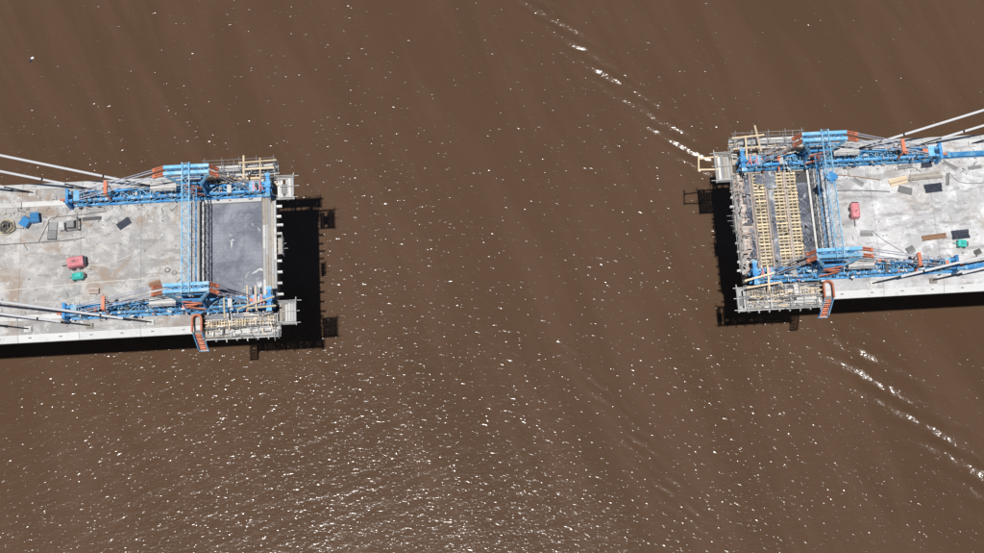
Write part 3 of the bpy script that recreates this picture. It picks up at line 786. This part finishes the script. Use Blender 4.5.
# ------------------------------------------------------------------ things on the decks
def machine(loc, rz, mt, label, L, W, H, cat='generator', name='generator'):
    r = thing(name, label, cat, loc, rz)
    b = MB(); pr = [(-W / 2, .25), (W / 2, .25), (W / 2, H - .18), (W / 2 - .15, H), (-W / 2 + .15, H), (-W / 2, H - .18)]
    b.prism(pr, -L / 2, L / 2).build('body', mt, r)
    MB().box(L / 2 + .002, L / 2 + .18, -W / 2 + .1, W / 2 - .1, .3, H - .15).build('radiator', 'panel', r)
    MB().tube((-L * .08, 0, H), (-L * .08, 0, H + .14), .1, 8).build('exhaust_cap', 'steel', r)
    MB().box(-L * .32, L * .2, -W * .2, W * .2, H + .002, H + .03).build('lid', mt, r)
    MB().bar((-L / 2 - .9, 0, .3), (-L / 2, 0, .3), .09, .09).build('tow_bar', 'steel', r)
    for sx in (-.25, .25):
        for sy in (-1, 1):
            MB().tube((sx * L, sy * (W / 2 - .02), .22), (sx * L, sy * (W / 2 + .13), .22), .22, 12).build('wheel', 'pipe', r)
machine((-46.9, -0.75, ZD), rad(7), 'red', 'faded pink towed generator on the left deck', 1.9, 1.25, 1.35)
machine((47.6, 0.5, ZD), rad(88), 'red', 'red towed generator beside the right cross truss', 1.75, 1.0, 1.3)

def teal_mixer(loc, rz, label, L, W):
    r = thing('pump_unit', label, 'pump', loc, rz)
    MB().box(-L / 2, L / 2, -W / 2, W / 2, .18, .8).build('tank', 'teal', r)
    MB().box(-L * .15, L * .35, -W * .3, W * .3, .802, 1.0).build('lid', 'teal', r)
    MB().box(L / 2 + .002, L / 2 + .22, -W * .3, W * .3, .25, .75).build('motor', 'steel', r)
    for x in (-.35, .35):
        MB().tube((x * L, -W / 2 - .06, .18), (x * L, W / 2 + .06, .18), .18, 10).build('wheel_pair', 'pipe', r)
    MB().bar((-L / 2 - .5, 0, .5), (-L / 2, 0, .5), .07, .07).build('handle', 'teal', r)
teal_mixer((-46.7, -2.45, ZD), rad(5), 'teal pump unit beside the pink generator', 1.35, .8)
teal_mixer((60.1, -4.25, ZD), rad(-8), 'teal pump unit below the dark panel on the right deck', 1.0, .8)

def bin_(loc, rz, label):
    r = thing('waste_bin', label, 'bin', loc, rz, 'blue bins')
    b = MB(); b.add([(-.42, -.5, 0), (.42, -.5, 0), (.42, .5, 0), (-.42, .5, 0), (-.5, -.6, .95), (.5, -.6, .95), (.5, .6, .95), (-.5, .6, .95)], MB.BOXF)
    b.build('body', 'binblue', r)
    MB().box(-.52, .52, -.62, .45, .952, 1.03).build('lid', 'binblue', r)
    MB().tube((-.45, .62, .9), (.45, .62, .9), .05, 8).build('handle', 'steel', r)
bin_((-53.2, 4.7, ZD), rad(-32), 'blue bin turned at an angle, left one of the pair')
bin_((-52.05, 5.2, ZD), rad(8), 'blue bin standing straight, right one of the pair')

# tangled hose coil
cr = thing('hose_coil', 'tangled black and yellow hose coil at the left frame edge', 'hose coil', (-55.6, 4.35, ZD))
for k in range(15):
    rr = random.uniform(.25, .95); ox, oy = random.uniform(-.2, .2), random.uniform(-.2, .2); ph = random.uniform(0, 6)
    pts = [(ox + rr * (1 + .12 * math.sin(3 * a + ph)) * math.cos(a), oy + rr * math.sin(a), .08 + k * .05 + .05 * math.sin(2 * a + ph)) for a in [2 * math.pi * i / 28 for i in range(29)]]
    MB().path(pts, .06, 6).build('hose_loop', 'yellow' if k % 3 == 0 else ('hosedark' if k % 3 else 'steel'), cr)

def box_thing(name, label, cat, loc, rz, parts, group=None):
    r = thing(name, label, cat, loc, rz, group)
    for nm, mt, bx in parts: MB().box(*bx).build(nm, mt, r)
    return r
box_thing('steel_tray', 'dark grey steel tray pair lying lengthwise on the left deck', 'tray', (-50.0, 3.65, ZD), rad(-3),
          [('tray', 'grey', (-.5, .5, .03, 1.05, 0, .22)), ('tray', 'grey', (-.5, .5, -1.1, -.03, 0, .3)), ('rim', 'steel', (-.56, .56, -1.16, -1.1, 0, .34)), ('rim', 'steel', (-.56, -.5, -1.1, 1.05, 0, .3))])
box_thing('tool_chest', 'grey tool chest with white lid between tray and machine frame', 'tool chest', (-48.8, 4.0, ZD), rad(4),
          [('body', 'galv', (-.3, .3, -.5, .5, 0, .6)), ('lid', 'whitepaint', (-.34, .2, -.2, .56, .602, .68))])
fr2 = thing('machine_frame', 'open dark machine frame with bracket on the left deck', 'machine', (-47.6, 4.15, ZD), rad(3))
MB().box(-.55, .3, -.4, .45, .1, .9).build('engine', 'grey', fr2)
v = MB()
for y in (-.6, .6): v.bar((-.75, y, .15), (.85, y, .15), .1, .15)
v.bar((.8, -.7, .15), (.8, -.7, 1.1), .1, .1); v.bar((.8, .7, .15), (.8, .7, 1.1), .1, .1); v.bar((.8, -.75, 1.1), (.8, .75, 1.1), .14, .14); v.bar((-.75, -.65, .15), (-.75, .65, .15), .1, .15)
v.build('skid_frame', 'steel', fr2)
for x, y in ((-.7, -.6), (-.7, .6), (.8, -.6), (.8, .6)): MB().box(x - .08, x + .08, y - .08, y + .08, 0, .1).build('foot', 'steel', fr2)

def flat(name, label, cat, loc, rz, L, W, n, mt, h=.07, along=True, group=None):
    r = thing(name, label, cat, loc, rz, group)
    for i in range(n):
        a = -W / 2 + W * i / n; b = -W / 2 + W * (i + 1) / n - .02
        e = random.uniform(0, .12) * L
        MB().box(-L / 2 + e * .5, L / 2 - e * .5, a, b, 0, h + random.uniform(0, .04)).build('board', mt, r)
flat('steel_beam_stack', 'dark slim beam pair lying behind the machine frame', 'beams', (-45.3, 4.95, ZD), rad(1), 2.4, .42, 2, 'steel', .2)
flat('dark_sheet', 'dark slanted sheet panel on the left deck near the far girder', 'panel', (-41.4, 4.1, ZD), rad(33), 1.75, .95, 2, 'panel', .08)
flat('crate_stack', 'brown grey crate lying near the left near girder', 'crate', (-44.8, -4.3, ZD), rad(-1), 1.2, .7, 3, 'pinkply', .45)
flat('rusty_plate_stack', 'rust brown plates stacked by the left near tower', 'plates', (-37.6, -3.7, ZD), rad(14), 1.5, .55, 2, 'brown', .15)
flat('sheet_stack', 'grey sheets beside the red generator', 'sheets', (48.85, -2.15, ZD), rad(-4), 1.6, .75, 2, 'grey', .1)
flat('flat_panel', 'dark navy panel lying alone in the middle of the right deck', 'panel', (57.8, 3.2, ZD), rad(4), 2.35, 1.15, 2, 'panel', .07)
flat('plank_stack', 'brown plank stack on the right deck', 'plank stack', (57.0, -3.1, ZD), rad(5), 3.1, .65, 4, 'brown', .2)
flat('cover_panel', 'dark panel beside the brown plank stack at frame edge', 'panel', (60.25, -2.95, ZD), rad(3), 2.3, 1.15, 3, 'panel', .09)
flat('scrap_panel', 'small dark panel near the right near girder end', 'panel', (62.0, -5.3, ZD), rad(22), .9, .7, 2, 'steel', .12)
flat('grey_board', 'grey slanted board on the right deck by the far girder', 'board', (48.7, 4.5, ZD), rad(-38), 1.5, .6, 2, 'grey', .06)
flat('long_board_stack', 'weathered long beams in front of the timber heap', 'beams', (57.0, 4.75, ZD), rad(3), 4.2, .8, 3, 'oldwood', .25)
flat('timber_heap', 'yellowish timber heap on the right deck', 'timber heap', (53.6, 4.3, ZD), rad(12), 2.4, .9, 4, 'timber', .2)
flat('grey_pallet', 'grey pallet in front of the timber heap', 'pallet', (54.3, 3.1, ZD), rad(-18), 1.8, .9, 4, 'grey', .12)
flat('steel_bracket_stack', 'dark steel bracket stack near the end of the long beams', 'brackets', (59.7, 4.2, ZD), rad(80), 1.6, .4, 2, 'grey', .25)
flat('short_plank', 'grey plank slanting near the right far girder end plate', 'plank', (60.3, 6.0, ZD), rad(-34), 1.9, .42, 2, 'grey', .15)
flat('form_panel_stack', 'dark form panels under the right far girder', 'panels', (54.7, 6.1, ZD), rad(6), 1.9, .5, 3, 'grey', .2)
flat('dark_cabinet', 'dark low cabinet under the right far girder near its end plate', 'cabinet', (57.3, 6.15, ZD), rad(3), 1.3, .6, 2, 'panel', .5)
flat('loose_plates', 'thin grey plates at the right frame edge', 'plates', (63.3, 5.6, ZD), rad(5), 1.9, .5, 2, 'grey', .05)
flat('board_pile', 'small grey board pile by the right near girder bracket', 'boards', (53.9, -4.6, ZD), rad(25), 1.0, .9, 3, 'grey', .3)
flat('edge_board', 'small dark board on the pale deck edge near the yellow formwork', 'board', (43.6, 4.1, ZD), rad(48), .75, .4, 2, 'steel', .05)

# blue rail beams continuing behind the right traveller
for sg, nm in ((1, 'far'), (-1, 'near')):
    o = thing('rail_beam', f'bright blue rail beam behind the right traveller on its {nm} side', 'rail beam', (XR + 16.1, sg * 7.18, ZD + .16), 0, 'blue rail beams')
    MB().ibeam((0, 0, .3), (40, 0, .3), .62, .6, .05).build('beam', 'blue', o)
    for i in range(7): MB().box(1 + i * 5.6, 1.35 + i * 5.6, -.4, .4, 0.602, .72).build('clamp_plate', 'lightblue', o)

# rings on the left deck
for (x, y, r_, lb) in ((-36.1, -2.1, .27, 'dark steel pipe ring on the left deck, farther from the truss'), (-35.25, -2.5, .25, 'pale pipe ring on the left deck, nearer the truss')):
    pts = [(r_ * math.cos(a), r_ * math.sin(a), .05) for a in [2 * math.pi * i / 24 for i in range(25)]]
    o = MB().path(pts, .05, 6).build('pipe_ring', 'hosedark' if 'dark' in lb else 'grey', None, (x, y, ZD)); tag(o, lb, 'ring', 'pipe rings')

def hose(pts, r, mt, label, cat='hose', name='hose'):
    P = [Vector((x, y, 0)) for x, y in pts]; o = P[0].copy(); out = []
    for i in range(len(P) - 1):
        p0 = P[max(i - 1, 0)]; p1 = P[i]; p2 = P[i + 1]; p3 = P[min(i + 2, len(P) - 1)]
        for k in range(8):
            t = k / 8
            q = .5 * ((2 * p1) + (-p0 + p2) * t + (2 * p0 - 5 * p1 + 4 * p2 - p3) * t * t + (-p0 + 3 * p1 - 3 * p2 + p3) * t ** 3)
            out.append(q - o)
    out.append(P[-1] - o)
    ob = MB().path(out, r, 6).build(name, mt, None, (o.x, o.y, ZD + r)); tag(ob, label, cat)
hose([(-75, -4.3), (-56.2, -3.62), (-46.6, -3.25), (-37.0, -3.0)], .055, 'hosewhite', 'long straight pale hose along the left deck')
hose([(-46.0, -0.95), (-44.3, -1.0), (-42.6, -.75), (-41.0, -.15), (-40.2, .2)], .045, 'hosewhite', 'pale curved hose running from the pink generator')
hose([(-52, -5.2), (-49, -5.35), (-46.5, -4.75), (-44.5, -4.5)], .04, 'hosewhite', 'pale hose near the left near girder end')
hose([(-75, 2.0), (-56.4, 2.2), (-51.5, 2.25), (-48, 2.35), (-46.1, 2.6)], .05, 'hosedark', 'dark cable lying along the left deck behind the pink generator')
hose([(-51.7, 2.3), (-51.3, 3.2), (-50.7, 4.5), (-50.2, 5.3), (-47.5, 5.5), (-43.5, 5.8)], .045, 'hosedark', 'dark cable bending past the steel tray')
hose([(46.2, 5.55), (48.5, 5.2), (51.4, 4.6)], .06, 'brown', 'thin brown cable near the grey slanted board', 'cable', 'cable')
hose([(45.6, 3.5), (49, 3.35), (52.4, 3.0)], .06, 'hosedark', 'dark cable across the right deck toward the timber heap', 'cable', 'cable')
hose([(60, 5.2), (61, 3.9), (62.8, 3.5), (66, 3.6), (75, 3.4)], .035, 'hosedark', 'thin dark cable curving off the right frame edge', 'cable', 'cable')
hose([(54.5, -6.2), (53.0, -4.8), (50.9, -3.2), (49.6, -1.9)], .035, 'hosedark', 'thin dark cable from the right near girder to the grey sheets', 'cable', 'cable')

# small rubble and offcuts, denser along the plinths
def rubble(x0, d, n, label, seed):
    rs = random.Random(seed); v = MB()
    for i in range(n):
        s = -rs.uniform(1.5, 26)
        sg = rs.choice((-1, 1, 1))
        y = sg * (6.8 - abs(rs.gauss(0, 1.0))) if rs.random() < .72 else rs.uniform(-9, 9)
        L = rs.uniform(.06, .30) if rs.random() < .8 else rs.uniform(.4, 1.1); w_ = rs.uniform(.05, .14); a = rs.uniform(0, 3.14)
        c = Vector((d * s, y, 0.03)); u = Vector((math.cos(a), math.sin(a), 0)) * L / 2
        v.bar(c - u, c + u, w_, .09)
    return v
for x0, d, lb, sd in ((XL, 1, 'left', 1), (XR, -1, 'right', 2)):
    o = rubble(x0, d, 170, lb, sd).build('rubble', 'grey', None, (x0, 0, ZD), kind='stuff'); tag(o, f'small grey rubble and offcuts strewn over the {lb} deck', 'rubble')
    o = rubble(x0, d, 120, lb, sd + 5).build('timber_offcuts', 'oldwood', None, (x0, 0, ZD), kind='stuff'); tag(o, f'small timber offcuts strewn over the {lb} deck', 'offcuts')

# floating thing on the water, top left
fl = thing('float', 'tiny pale float with a dark drum on the brown water, top left', 'float', (-62.2, 39.9, 0))
MB().tube((-.1, .2, .12), (.3, .35, .12), .17, 10).build('pale_buoy', 'whitepaint', fl)
MB().tube((-.35, -.3, .05), (-.05, .1, .05), .14, 10).build('dark_drum', 'panel', fl)

# ------------------------------------------------------------------ clutter on the forms and walkways
def clutter(x0, d, s0, s1, y0, y1, z, n, mt, Lm, label, cat, name, seed):
    rs = random.Random(seed); v = MB()
    for i in range(n):
        L = rs.uniform(.12, Lm); a = rs.choice((0, 0, 0, 1.57)) + rs.gauss(0, .1) if rs.random() < .88 else rs.uniform(0, 3.14)
        c = Vector((d * rs.uniform(s0, s1), rs.uniform(y0, y1), rs.uniform(0, .12))); u = Vector((math.cos(a), math.sin(a), 0)) * L / 2
        v.bar(c - u, c + u, rs.uniform(.05, .16), rs.uniform(.04, .12))
    o = v.build(name, mt, None, (x0, 0, ZD + z), kind='stuff'); tag(o, label, cat)
for x0, d, nm in ((XL, 1, 'left'), (XR, -1, 'right')):
    k = 1 if d > 0 else 2
    for mt, n, Lm, w1 in (('whitepaint', 20 * k, .9, 'white'), ('steel', 24 * k, 1.2, 'dark steel'), ('timber', 14 * k, 1.8, 'pale timber'), ('galv', 22 * k, 2.2, 'grey tube')):
        clutter(x0, d, .4, 9.3, -10.8, -7.8, -.05, n, mt, Lm, f'{w1} scraps strewn on the near walkway of the {nm} end', 'scraps', 'walkway_scraps', n + len(mt) + k)
        clutter(x0, d, .4, 9.3, 7.9, 10.8, .0, n // 2, mt, Lm, f'{w1} scraps strewn on the far walkway of the {nm} end', 'scraps', 'walkway_scraps', n + len(mt) + 9 * k)
for mt, n, Lm, w1 in (('whitepaint', 70, .7, 'white'), ('steel', 60, 1.2, 'dark steel'), ('galv', 70, 1.4, 'grey tube'), ('pinkply', 40, 1.2, 'brown plywood')):
    clutter(XR, -1, 6.9, 9.6, -6.3, 6.3, -.3, n, mt, Lm, f'{w1} scraps along the leading edge of the yellow formwork', 'scraps', 'formwork_scraps', n)
    clutter(XR, -1, .5, 6.8, -6.3, 6.3, -.18, n // 3, mt, Lm * .7, f'{w1} scraps lying over the yellow joists', 'scraps', 'formwork_scraps', n + 3)
